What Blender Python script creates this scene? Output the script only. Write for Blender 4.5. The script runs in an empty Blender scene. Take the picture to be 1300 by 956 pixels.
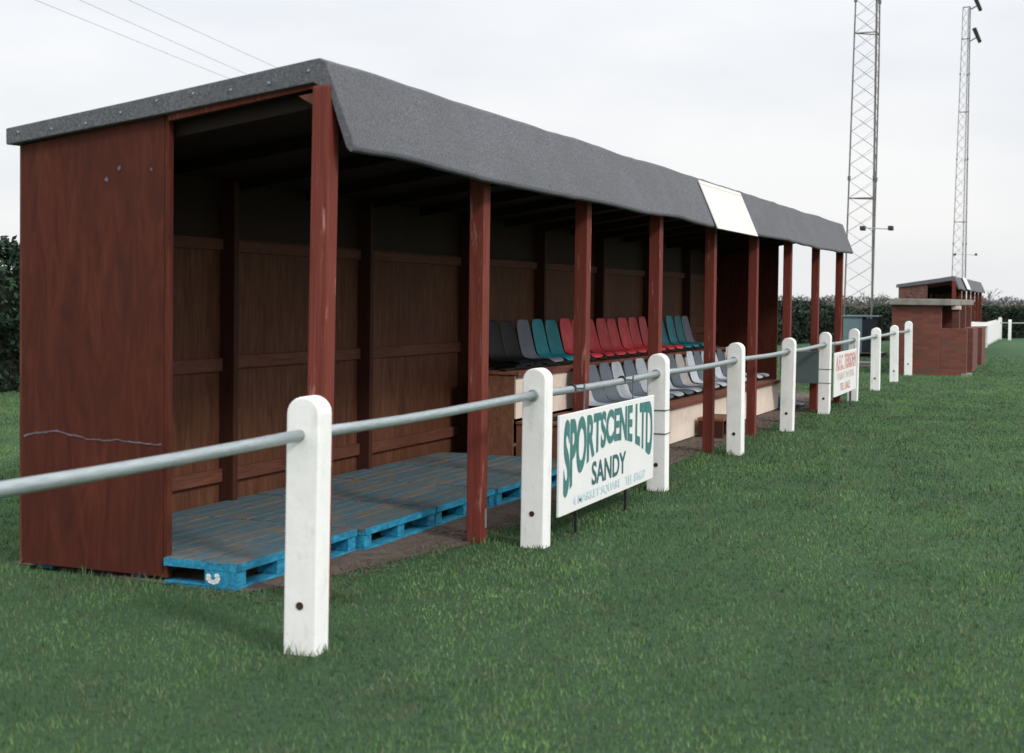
import bpy, bmesh, math, random
import numpy as np
from mathutils import Vector, Matrix, noise
random.seed(7); rng = np.random.default_rng(7)
R = math.radians
scene = bpy.context.scene
COL = scene.collection

# ------------------------------------------------------------------ materials
def new_mat(name):
    m = bpy.data.materials.new(name); m.use_nodes = True
    nt = m.node_tree; b = nt.nodes['Principled BSDF']
    return m, nt, b
def N(nt, t, **kw):
    n = nt.nodes.new(t)
    for k, v in kw.items():
        if k in n.inputs.keys() if isinstance(k, str) else False: n.inputs[k].default_value = v
        else: setattr(n, k, v)
    return n
def coords(nt, scale=(1, 1, 1), rot=(0, 0, 0)):
    tc = nt.nodes.new('ShaderNodeTexCoord'); mp = nt.nodes.new('ShaderNodeMapping')
    mp.inputs['Scale'].default_value = scale; mp.inputs['Rotation'].default_value = rot
    oi = nt.nodes.new('ShaderNodeObjectInfo'); ml = nt.nodes.new('ShaderNodeVectorMath'); ml.operation = 'MULTIPLY_ADD'
    ml.inputs[0].default_value = (0, 0, 0); ml.inputs[1].default_value = (17.3, 29.1, 11.7)
    nt.links.new(oi.outputs['Random'], ml.inputs[0]); nt.links.new(tc.outputs['Object'], ml.inputs[2])
    nt.links.new(ml.outputs[0], mp.inputs['Vector']); return mp.outputs['Vector']
def noise_n(nt, vec, scale, detail=4, rough=.55, dist=0):
    n = nt.nodes.new('ShaderNodeTexNoise'); n.inputs['Scale'].default_value = scale
    n.inputs['Detail'].default_value = detail; n.inputs['Roughness'].default_value = rough
    n.inputs['Distortion'].default_value = dist
    nt.links.new(vec, n.inputs['Vector']); return n.outputs['Fac']
def ramp(nt, fac, stops):
    r = nt.nodes.new('ShaderNodeValToRGB'); cr = r.color_ramp
    while len(cr.elements) < len(stops): cr.elements.new(.5)
    for e, (p, c) in zip(cr.elements, stops):
        e.position = p; e.color = (*c, 1) if len(c) == 3 else c
    nt.links.new(fac, r.inputs['Fac']); return r.outputs['Color']
def mixc(nt, fac, a, b, blend='MIX'):
    m = nt.nodes.new('ShaderNodeMix'); m.data_type = 'RGBA'; m.blend_type = blend
    if isinstance(fac, float): m.inputs[0].default_value = fac
    else: nt.links.new(fac, m.inputs[0])
    for s, v in ((6, a), (7, b)):
        if isinstance(v, tuple): m.inputs[s].default_value = (*v, 1)
        else: nt.links.new(v, m.inputs[s])
    return m.outputs[2]
def bump(nt, b, h, strength=.3, dist=.01):
    n = nt.nodes.new('ShaderNodeBump'); n.inputs['Strength'].default_value = strength
    n.inputs['Distance'].default_value = dist
    nt.links.new(h, n.inputs['Height']); nt.links.new(n.outputs['Normal'], b.inputs['Normal'])
def simple(name, c1, c2=None, scale=8, rough=.7, bs=.2, bd=.004, metal=0, stretch=(1, 1, 1), spec=.3):
    m, nt, b = new_mat(name); v = coords(nt, stretch)
    c2 = c2 or tuple(x * .75 for x in c1)
    f = noise_n(nt, v, scale, 6, .6)
    nt.links.new(ramp(nt, f, [(.32, c2), (.68, c1)]), b.inputs['Base Color'])
    b.inputs['Roughness'].default_value = rough; b.inputs['Metallic'].default_value = metal
    b.inputs['Specular IOR Level'].default_value = spec
    bump(nt, b, noise_n(nt, v, scale * 6, 4), bs, bd)
    return m
def wood(name, c1, c2, c3=None, stretch=(14, 14, 1.2), rough=.72, wear=None, wamt=.62):
    """stained timber / plywood with grain along local z (or as stretched)"""
    m, nt, b = new_mat(name); v = coords(nt, stretch)
    g = noise_n(nt, v, 2.2, 7, .62, 1.6)
    col = ramp(nt, g, [(.28, c2), (.52, c1), (.75, c3 or c1)])
    v2 = coords(nt)
    big = noise_n(nt, v2, 1.3, 4, .6)
    col = mixc(nt, ramp(nt, big, [(.35, (0, 0, 0)), (.7, (1, 1, 1))]), col, mixc(nt, .5, col, c2))
    if wear:
        w = noise_n(nt, coords(nt, (5, 5, 1.6)), 3.5, 8, .7)
        col = mixc(nt, ramp(nt, w, [(wamt, (0, 0, 0)), (wamt + .08, (1, 1, 1))]), col, wear)
    nt.links.new(col, b.inputs['Base Color']); b.inputs['Roughness'].default_value = rough
    b.inputs['Specular IOR Level'].default_value = .25
    bump(nt, b, g, .35, .003)
    return m
M = {}
M['ply_red'] = wood('red_stained_plywood', (.080, .0165, .0080), (.047, .0092, .0050), (.118, .030, .014), (5, 5, .9), wear=(.17, .058, .036), wamt=.70)
M['post_red'] = wood('red_stained_post', (.175, .036, .024), (.105, .021, .014), (.25, .075, .056), (26, 26, 1.5), wear=(.36, .17, .145), wamt=.60)
M['ply_brown'] = wood('brown_back_boarding', (.125, .047, .023), (.060, .020, .010), (.185, .082, .044), (7, 7, .8), wear=(.18, .11, .075), wamt=.68)
M['tar'] = wood('dark_tarred_boards', (.034, .013, .007), (.016, .008, .005), None, (7, 7, .8))  # near-black colour holds the shade of the upper shelter interior
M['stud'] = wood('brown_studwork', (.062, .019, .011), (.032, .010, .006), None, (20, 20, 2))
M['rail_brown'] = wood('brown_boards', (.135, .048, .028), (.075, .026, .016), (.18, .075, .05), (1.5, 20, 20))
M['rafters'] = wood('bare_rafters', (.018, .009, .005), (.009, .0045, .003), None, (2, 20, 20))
M['chip'] = wood('brown_chipboard', (.24, .105, .060), (.15, .058, .032), (.30, .15, .095), (6, 6, 3), wear=(.24, .15, .1), wamt=.66)
M['cream'] = wood('cream_painted_board', (.78, .67, .57), (.68, .56, .46), (.82, .73, .64), (3, 3, 3), wear=(.50, .38, .28), wamt=.70)
M['trim'] = wood('red_brown_trim', (.17, .055, .035), (.09, .03, .02), (.26, .12, .09), (1.5, 20, 20), wear=(.3, .2, .15), wamt=.62)
def felt():
    m, nt, b = new_mat('mineral_roofing_felt'); v = coords(nt)
    f = noise_n(nt, v, 75, 8, .9); g = noise_n(nt, v, 2.2, 5, .6)
    c = ramp(nt, f, [(.36, (.030, .031, .037)), (.52, (.125, .128, .145)), (.66, (.29, .295, .32))])
    c = mixc(nt, ramp(nt, g, [(.3, (0, 0, 0)), (.68, (1, 1, 1))]), c, mixc(nt, .4, c, (.07, .073, .082)))
    ms = noise_n(nt, coords(nt, (1, 2.5, 2.5)), 5, 7, .72)
    c = mixc(nt, ramp(nt, ms, [(.60, (0, 0, 0)), (.70, (.55, .55, .55))]), c, (.045, .050, .040))
    nt.links.new(c, b.inputs['Base Color']); b.inputs['Roughness'].default_value = .9
    bump(nt, b, f, .8, .006); return m
M['felt'] = felt()
M['white_sign'] = simple('white_sign_board', (.82, .82, .81), (.76, .77, .77), 3, .5, .05)
M['dull_sign'] = simple('weathered_off_white_board', (.74, .72, .70), (.64, .61, .585), 2.2, .6, .1)
M['white_conc'] = simple('white_painted_concrete', (.87, .87, .86), (.78, .79, .77), 7, .8, .5, .004)
def conc():
    m, nt, b = new_mat('white_painted_concrete_post'); v = coords(nt); v3 = coords(nt, (9, 9, 2.2))
    f = noise_n(nt, v, 8, 6, .6); k = noise_n(nt, v3, 1.6, 8, .72); ch = noise_n(nt, v, 26, 5, .7)
    c = ramp(nt, f, [(.3, (.80, .80, .78)), (.7, (.88, .88, .87))])
    c = mixc(nt, ramp(nt, k, [(.54, (0, 0, 0)), (.75, (.65, .65, .65))]), c, (.52, .54, .47))
    c = mixc(nt, ramp(nt, ch, [(.69, (0, 0, 0)), (.72, (1, 1, 1))]), c, (.40, .38, .34))
    nt.links.new(c, b.inputs['Base Color']); b.inputs['Roughness'].default_value = .85
    bump(nt, b, ch, .5, .004); return m
M['white_conc'] = conc()
M['hole'] = simple('rusty_bolt', (.07, .03, .022), (.03, .015, .012), 40, .8)
M['galv'] = simple('galvanised_tube', (.40, .45, .46), (.28, .33, .35), 14, .45, .15, .002, .45, (1, 8, 8), .5)
M['galv_dark'] = simple('dull_steel', (.16, .19, .20), (.09, .11, .12), 20, .55, .2, .002, .4)
M['steel_lattice'] = simple('weathered_lattice_steel', (.20, .20, .20), (.13, .105, .09), 2, .6, .1, .001, .3)
M['black'] = simple('black_metal', (.012, .012, .014), (.02, .02, .02), 20, .5)
M['sign_green'] = simple('green_lettering', (.045, .17, .16), (.07, .21, .20), 30, .6, .0)
M['sign_dark'] = simple('dark_green_lettering', (.035, .12, .125), (.05, .15, .15), 30, .6, .0)
M['sign_blue'] = simple('faded_blue_lettering', (.52, .70, .74), (.62, .76, .78), 30, .6, .0)
M['sign_red'] = simple('faded_red_lettering', (.62, .22, .19), (.72, .40, .35), 30, .6, .0)
M['sign_pink'] = simple('pale_red_lettering', (.72, .56, .50), (.76, .64, .60), 30, .6, .0)
M['chalk'] = simple('pale_chalk', (.17, .15, .19), (.09, .055, .06), 30, .9, .0)
M['cabinet'] = simple('blue_grey_cabinet', (.16, .23, .26), (.12, .18, .20), 5, .6, .1)
M['cabinet_dark'] = simple('dark_navy_cabinet_door', (.022, .028, .045), (.015, .02, .03), 5, .6, .1)
M['box_grey'] = simple('slate_grey_cabinet', (.10, .13, .135), (.08, .105, .11), 5, .6, .1)
M['box_teal'] = simple('teal_grey_edge', (.14, .27, .26), (.11, .22, .21), 5, .6, .1)
M['bag'] = simple('black_plastic_sheet', (.02, .02, .022), (.03, .03, .03), 10, .4, .3)
def plastic(name, c, faded=None, dirt=.6):
    m, nt, b = new_mat(name); v = coords(nt)
    f = noise_n(nt, v, 6, 6, .65)
    oi = nt.nodes.new('ShaderNodeObjectInfo')
    col = mixc(nt, ramp(nt, f, [(.4, (0, 0, 0)), (.75, (1, 1, 1))]), c, faded or tuple(min(1, x * 1.25 + .02) for x in c))
    hs = nt.nodes.new('ShaderNodeHueSaturation'); nt.links.new(col, hs.inputs['Color'])
    mr = nt.nodes.new('ShaderNodeMapRange'); mr.inputs['To Min'].default_value = .8; mr.inputs['To Max'].default_value = 1.15
    nt.links.new(oi.outputs['Random'], mr.inputs['Value']); nt.links.new(mr.outputs[0], hs.inputs['Value'])
    nt.links.new(hs.outputs['Color'], b.inputs['Base Color'])
    b.inputs['Roughness'].default_value = .6; b.inputs['Specular IOR Level'].default_value = .25
    return m
M['s_red'] = plastic('red_seat_plastic', (.54, .035, .045), (.60, .10, .11))
M['s_teal'] = plastic('teal_seat_plastic', (.006, .185, .225), (.02, .25, .28))
M['s_white'] = plastic('pale_grey_seat_plastic', (.42, .465, .51), (.32, .35, .38))
M['s_beige'] = plastic('beige_grey_seat_plastic', (.30, .29, .285), (.23, .21, .20))
M['s_dark'] = plastic('slate_grey_seat_plastic', (.085, .105, .135), (.12, .14, .16))
M['s_navy'] = plastic('grey_blue_seat_plastic', (.15, .17, .22), (.20, .22, .26))
M['s_black'] = plastic('black_seat_plastic', (.004, .004, .005), (.006, .006, .007))
def pallet_mats():
    m, nt, b = new_mat('blue_pallet_paint'); v = coords(nt, (3, 8, 8))
    f = noise_n(nt, v, 5, 7, .7)
    c = ramp(nt, f, [(.33, (.006, .10, .175)), (.55, (.010, .25, .42)), (.74, (.06, .36, .50))])
    nt.links.new(c, b.inputs['Base Color']); b.inputs['Roughness'].default_value = .75; bump(nt, b, f, .4, .003)
    d, nt, b = new_mat('worn_pallet_deck'); v = coords(nt, (1.1, 3.2, 3))
    f = noise_n(nt, v, 2.0, 9, .74, .7); g = noise_n(nt, coords(nt, (3, 22, 3)), 5, 6, .7)
    blue = ramp(nt, g, [(.3, (.040, .075, .092)), (.7, (.050, .145, .190))])
    brown = ramp(nt, g, [(.3, (.080, .072, .062)), (.7, (.175, .150, .125))])
    c = mixc(nt, ramp(nt, f, [(.44, (0, 0, 0)), (.57, (1, 1, 1))]), blue, brown)
    nt.links.new(c, b.inputs['Base Color']); b.inputs['Roughness'].default_value = .85; bump(nt, b, g, .5, .003)
    return m, d
M['pal_blue'], M['pal_deck'] = pallet_mats()
def bricks():
    m, nt, b = new_mat('red_brickwork')
    tc = nt.nodes.new('ShaderNodeTexCoord'); s = nt.nodes.new('ShaderNodeSeparateXYZ'); nt.links.new(tc.outputs['Object'], s.inputs[0])
    ad = nt.nodes.new('ShaderNodeMath'); nt.links.new(s.outputs[0], ad.inputs[0]); nt.links.new(s.outputs[1], ad.inputs[1])
    cb = nt.nodes.new('ShaderNodeCombineXYZ'); nt.links.new(ad.outputs[0], cb.inputs[0]); nt.links.new(s.outputs[2], cb.inputs[1])
    bt = nt.nodes.new('ShaderNodeTexBrick'); nt.links.new(cb.outputs[0], bt.inputs['Vector'])
    bt.inputs['Scale'].default_value = 1; bt.inputs['Brick Width'].default_value = .225; bt.inputs['Row Height'].default_value = .068
    bt.inputs['Mortar Size'].default_value = .008; bt.inputs['Bias'].default_value = .0
    bt.inputs['Color1'].default_value = (.190, .050, .033, 1); bt.inputs['Color2'].default_value = (.120, .034, .025, 1)
    bt.inputs['Mortar'].default_value = (.105, .055, .042, 1)
    f = noise_n(nt, coords(nt, (1, 1, 2.4)), 2.0, 7, .7)
    c = mixc(nt, ramp(nt, f, [(.50, (0, 0, 0)), (.70, (.8, .8, .8))]), bt.outputs['Color'], (.085, .060, .045))
    nt.links.new(c, b.inputs['Base Color']); b.inputs['Roughness'].default_value = .9
    bump(nt, b, bt.outputs['Fac'], -.4, .006); return m
M['brick'] = bricks()
M['slab'] = simple('weathered_concrete_slab', (.27, .255, .235), (.16, .15, .14), 4, .9, .5)
M['shelter_panel'] = wood('weathered_red_boarding', (.15, .075, .062), (.07, .03, .025), (.22, .14, .12), (3, 3, 3))
def ground_mat():
    m, nt, b = new_mat('mown_grass_turf'); v = coords(nt)
    f = noise_n(nt, v, 30, 8, .75); g = noise_n(nt, v, .45, 6, .6); h = noise_n(nt, v, 2.2, 5, .65)
    c = ramp(nt, f, [(.3, (.035, .065, .036)), (.55, (.062, .115, .062)), (.8, (.100, .165, .090))])
    c = mixc(nt, ramp(nt, g, [(.35, (0, 0, 0)), (.7, (.6, .6, .6))]), c, (.060, .135, .058))
    c = mixc(nt, ramp(nt, h, [(.60, (0, 0, 0)), (.76, (.55, .55, .55))]), c, (.095, .105, .050))
    nt.links.new(c, b.inputs['Base Color']); b.inputs['Roughness'].default_value = .95
    b.inputs['Specular IOR Level'].default_value = .1
    bump(nt, b, f, 1, .03); return m
M['ground'] = ground_mat()
def blade_mat():
    m, nt, b = new_mat('grass_blades')
    a = nt.nodes.new('ShaderNodeAttribute'); a.attribute_name = 'tint'; a.attribute_type = 'GEOMETRY'
    c = ramp(nt, a.outputs['Fac'], [(0, (.070, .135, .045)), (.45, (.118, .238, .076)), (.8, (.175, .300, .105)), (.93, (.19, .24, .11)), (1, (.27, .23, .14))])
    g = noise_n(nt, coords(nt, (.8, 1.3, 1)), .9, 8, .72)
    c = mixc(nt, ramp(nt, g, [(.38, (0, 0, 0)), (.58, (1, 1, 1))]), c, mixc(nt, .8, c, (.040, .088, .046)))
    g2 = noise_n(nt, coords(nt), 1.7, 5, .65)
    c = mixc(nt, ramp(nt, g2, [(.56, (0, 0, 0)), (.72, (.7, .7, .7))]), c, mixc(nt, .55, c, (.19, .20, .11)))
    g3 = noise_n(nt, coords(nt), 4.5, 6, .7)
    c = mixc(nt, ramp(nt, g3, [(.47, (0, 0, 0)), (.63, (.85, .85, .85))]), c, mixc(nt, .6, c, (.15, .135, .085)))
    nt.links.new(c, b.inputs['Base Color']); b.inputs['Roughness'].default_value = .7
    b.inputs['Specular IOR Level'].default_value = .15
    return m
M['blade'] = blade_mat()
def soil_mat():
    m, nt, b = new_mat('trodden_bare_soil'); v = coords(nt)
    f = noise_n(nt, v, 9, 9, .7); g = noise_n(nt, v, 55, 5, .7)
    c = ramp(nt, f, [(.3, (.050, .036, .028)), (.55, (.110, .082, .066)), (.75, (.170, .135, .112))])
    nt.links.new(c, b.inputs['Base Color']); b.inputs['Roughness'].default_value = .95
    bump(nt, b, g, .9, .012); return m
M['soil'] = soil_mat()
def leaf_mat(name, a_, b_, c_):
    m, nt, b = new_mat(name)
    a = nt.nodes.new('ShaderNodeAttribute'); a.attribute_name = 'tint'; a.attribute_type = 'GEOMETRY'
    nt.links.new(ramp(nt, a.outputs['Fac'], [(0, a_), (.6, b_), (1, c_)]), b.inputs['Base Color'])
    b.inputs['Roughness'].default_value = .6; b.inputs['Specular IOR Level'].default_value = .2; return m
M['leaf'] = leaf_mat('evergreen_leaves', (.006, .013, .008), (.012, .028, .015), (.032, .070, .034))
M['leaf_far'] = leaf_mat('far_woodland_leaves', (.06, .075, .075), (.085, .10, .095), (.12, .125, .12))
M['core'] = simple('hedge_inner_twigs', (.012, .014, .009), (.008, .01, .006), 6, .95)
M['twig'] = simple('bare_twigs', (.17, .14, .125), (.12, .10, .09), 3, .9)

# ------------------------------------------------------------------ mesh building
class MB:
    def __init__(s): s.v = []; s.f = []
    def add(s, vs, fs):
        o = len(s.v); s.v += [tuple(p) for p in vs]; s.f += [tuple(i + o for i in f) for f in fs]; return s
    def box(s, x0, x1, y0, y1, z0, z1, mat=None):
        vs = [Vector((x, y, z)) for z in (z0, z1) for x, y in ((x0, y0), (x1, y0), (x1, y1), (x0, y1))]
        if mat is not None: vs = [mat @ p for p in vs]
        return s.add(vs, [(3, 2, 1, 0), (4, 5, 6, 7), (0, 1, 5, 4), (1, 2, 6, 5), (2, 3, 7, 6), (3, 0, 4, 7)])
    def bar(s, a, b, w, h):
        a, b = Vector(a), Vector(b); d = (b - a); L = d.length; d.normalize()
        up = Vector((0, 0, 1)) if abs(d.z) < .95 else Vector((0, 1, 0))
        r = d.cross(up).normalized(); u = r.cross(d)
        vs = [p + r * sx * w / 2 + u * sz * h / 2 for p in (a, b) for sx, sz in ((-1, -1), (1, -1), (1, 1), (-1, 1))]
        return s.add(vs, [(0, 1, 2, 3), (7, 6, 5, 4), (0, 4, 5, 1), (1, 5, 6, 2), (2, 6, 7, 3), (3, 7, 4, 0)])
    def tube(s, pts, r, n=10, r2=None):
        pts = [Vector(p) for p in pts]; rings = []
        for i, p in enumerate(pts):
            d = (pts[min(i + 1, len(pts) - 1)] - pts[max(i - 1, 0)]).normalized()
            up = Vector((0, 0, 1)) if abs(d.z) < .9 else Vector((0, 1, 0))
            a = d.cross(up).normalized(); b = a.cross(d)
            rr = r if r2 is None else r + (r2 - r) * i / (len(pts) - 1)
            rings.append([p + (a * math.cos(2 * math.pi * k / n) + b * math.sin(2 * math.pi * k / n)) * rr for k in range(n)])
        vs = [q for ring in rings for q in ring]; fs = []
        for i in range(len(pts) - 1):
            for k in range(n):
                fs.append((i * n + k, i * n + (k + 1) % n, (i + 1) * n + (k + 1) % n, (i + 1) * n + k))
        fs.append(tuple(range(n))[::-1]); fs.append(tuple((len(pts) - 1) * n + k for k in range(n)))
        return s.add(vs, fs)
    def prism(s, poly, axis, a0, a1):
        """poly in the two other axes (cyclic order), extruded along axis"""
        def P(p, a):
            return {'x': (a, p[0], p[1]), 'y': (p[0], a, p[1]), 'z': (p[0], p[1], a)}[axis]
        n = len(poly); vs = [P(p, a0) for p in poly] + [P(p, a1) for p in poly]
        fs = [tuple(range(n)), tuple(range(2 * n - 1, n - 1, -1))] + [(i, i + n, (i + 1) % n + n, (i + 1) % n) for i in range(n)]
        return s.add(vs, fs)
    def build(s, name, mat, parent=None, bev=0, smooth=False, loc=None):
        me = bpy.data.meshes.new(name); me.from_pydata(s.v, [], s.f); me.update()
        bm = bmesh.new(); bm.from_mesh(me); bmesh.ops.recalc_face_normals(bm, faces=bm.faces); bm.to_mesh(me); bm.free()
        me.materials.append(mat)
        if smooth: me.shade_smooth()
        o = bpy.data.objects.new(name, me); COL.objects.link(o)
        if parent: o.parent = parent
        if loc: o.location = loc
        if bev:
            b = o.modifiers.new('bevel', 'BEVEL'); b.width = bev; b.segments = 2; b.limit_method = 'ANGLE'
        return o
def tag(o, label=None, cat=None, group=None, kind=None):
    if label: o['label'] = label
    if cat: o['category'] = cat
    if group: o['group'] = group
    if kind: o['kind'] = kind
    return o
def empty(name, loc, rz=0):
    o = bpy.data.objects.new(name, None); COL.objects.link(o); o.location = loc; o.rotation_euler = (0, 0, rz)
    o.empty_display_size = .2; return o
def fast_mesh(name, V, tri, mat, tint=None, smooth=False):
    me = bpy.data.meshes.new(name); n = len(V); m = len(tri); k = tri.shape[1]
    me.vertices.add(n); me.vertices.foreach_set('co', V.astype(np.float32).ravel())
    me.loops.add(m * k); me.loops.foreach_set('vertex_index', tri.astype(np.int32).ravel())
    me.polygons.add(m); me.polygons.foreach_set('loop_start', np.arange(0, m * k, k, dtype=np.int32))
    me.polygons.foreach_set('loop_total', np.full(m, k, dtype=np.int32))
    if tint is not None:
        a = me.attributes.new('tint', 'FLOAT', 'POINT'); a.data.foreach_set('value', tint.astype(np.float32))
    me.update(); me.materials.append(mat)
    o = bpy.data.objects.new(name, me); COL.objects.link(o); return o

# ------------------------------------------------------------------ measured frame
OX, OY, ANG = 6.369, 3.492, -0.01774     # shelter front-left post, shelter direction
ca, sa = math.cos(ANG), math.sin(ANG)
def W(u, v, z=0): return (OX + u * ca - v * sa, OY + u * sa + v * ca, z)
YF, SP, X0 = 3.054, 2.89, 5.43            # perimeter rail line
BAY = 1.9624

# ------------------------------------------------------------------ ground
g = MB().add([(-300, -600, 0), (1200, -600, 0), (1200, 700, 0), (-300, 700, 0)], [(0, 1, 2, 3)]).build('ground', M['ground'])
tag(g, 'flat mown green grass of the football ground', kind='structure')
def soil_edge(u):
    return .03 + .10 * noise.noise(Vector((u * 1.3, 0, 5))) + .05 * noise.noise(Vector((u * 5, 2, 5)))
def soil_back(u): return 2.12 + .1 * noise.noise(Vector((u, 9, 1)))
us = [.0 + i * .12 for i in range(int(18.2 / .12))]
sv, sf = [], []
for i, u in enumerate(us):
    e0, e1 = soil_edge(u), soil_back(u)
    e0 = max(e0, .40 - u * .22 + .05 * noise.noise(Vector((u * 6, 4, 4)))) if u < 1.7 else e0
    if u > 16.5: e0 += (u - 16.5) * .6; e1 -= (u - 16.5) * .3
    if u < .03: e0, e1 = .46, .96
    for k in range(7):
        v = e0 + (e1 - e0) * k / 6; p = W(u, v, .004 + (.012 * (noise.noise(Vector((u * 2, v * 2, 0))) + .5) if 0 < k < 6 else 0)); sv.append(p)
for i in range(len(us) - 1):
    for k in range(6): a = i * 7 + k; sf.append((a, a + 1, a + 8, a + 7))
so = MB().add(sv, sf).build('bare_soil', M['soil'], smooth=True); tag(so, 'trodden brown bare soil under the long shelter', kind='structure')

# grass blades
def in_soil(X, Y):
    dx, dy = X - OX, Y - OY; u = dx * ca + dy * sa; v = -dx * sa + dy * ca
    e = .03 + .07 * np.sin(u * 2.1 + .5) * np.sin(u * .9) + .05 * np.sin(u * 9.1)
    e = np.where(u < 1.7, np.maximum(e, .40 - u * .22 + .03 * np.sin(u * 13)), e)
    p = np.clip((v - e) / .12, 0, 1)
    p = np.where((u > .02) & (u < 17.2) & (v < 2.15), p, 0)
    p = np.where((u > .01) & (u < 16.1) & (v > .4) & (v < 2.1), 1, p)
    return p
nb = 980000
r = rng.uniform(1.9, 46, nb); th = rng.uniform(R(-16), R(56), nb)
X = r * np.cos(th); Y = r * np.sin(th)
keep = rng.random(nb) > in_soil(X, Y) * .985
keep &= rng.random(nb) > np.clip((r - 24) / 22, 0, 1)
keep &= ~((X > 31.45) & (Y > 1.85) & (Y < 3.6))
# clumpy growth
ph = np.sin(X * 3.1 + np.sin(Y * 2.3) * 1.5) * np.sin(Y * 3.7 + np.sin(X * 1.9)) 
X, Y, r, ph = X[keep], Y[keep], r[keep], ph[keep]; nb = len(X)
hgt = rng.uniform(.008, .026, nb) * (1 + .25 * ph) * (1 + r / 90)
hgt *= np.where(rng.random(nb) > .985, 1.8, 1)
# longer tufts round the fence posts and shelter posts
foot = [(X0 + i * SP, YF) for i in range(10)] + [W(i * BAY, 0)[:2] for i in range(9)] + [W(0, 1.5)[:2], W(0, 1.1)[:2], W(0, 1.9)[:2]]
for fx, fy in foot:
    d = np.hypot(X - fx, Y - fy); hgt = hgt * np.where(d < .20, 1.0 + 2.4 * (1 - d / .20) * (.4 + .6 * np.sin(X * 31) * np.sin(Y * 27) + .3), 1)
wid = .0021 * (1 + r / 8) * rng.uniform(.7, 1.4, nb)
az = rng.uniform(0, 2 * np.pi, nb); lean = rng.uniform(.0, .75, nb) * hgt; la = rng.uniform(0, 2 * np.pi, nb)
dx, dy = np.cos(az) * wid, np.sin(az) * wid
V = np.empty((nb * 3, 3)); zz = np.zeros(nb) - .003
V[0::3] = np.stack([X - dx, Y - dy, zz], 1); V[1::3] = np.stack([X + dx, Y + dy, zz], 1)
V[2::3] = np.stack([X + np.cos(la) * lean, Y + np.sin(la) * lean, hgt], 1)
tint = np.repeat(np.clip(rng.beta(2, 2.6, nb) + (rng.random(nb) > .985) * .5, 0, 1), 3)
go = fast_mesh('grass', V, np.arange(nb * 3).reshape(-1, 3), M['blade'], tint)
tag(go, 'short mown blades of green grass', 'grass', kind='stuff')
# soil crumbs and pebbles
nc = 5000; cu = rng.uniform(-.2, 16.8, nc); cv = rng.uniform(.05, .6, nc) ** 1; cr = rng.uniform(.002, .011, nc)
P = np.array([W(a_, b_, .008) for a_, b_ in zip(cu, cv)])
octv = np.array([(1, 0, 0), (0, 1, 0), (-1, 0, 0), (0, -1, 0), (0, 0, .8), (0, 0, -.6)])
V = (P[:, None, :] + octv[None] * (cr[:, None, None] * rng.uniform(.6, 1.3, (nc, 6, 1)))).reshape(-1, 3)
tf = np.array([(0, 1, 4), (1, 2, 4), (2, 3, 4), (3, 0, 4), (1, 0, 5), (2, 1, 5), (3, 2, 5), (0, 3, 5)])
co = fast_mesh('soil_crumbs', V, (tf[None] + np.arange(nc)[:, None, None] * 6).reshape(-1, 3), M['soil'])
tag(co, 'loose crumbs of soil and grit in front of the seating', 'soil crumbs', kind='stuff')

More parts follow.
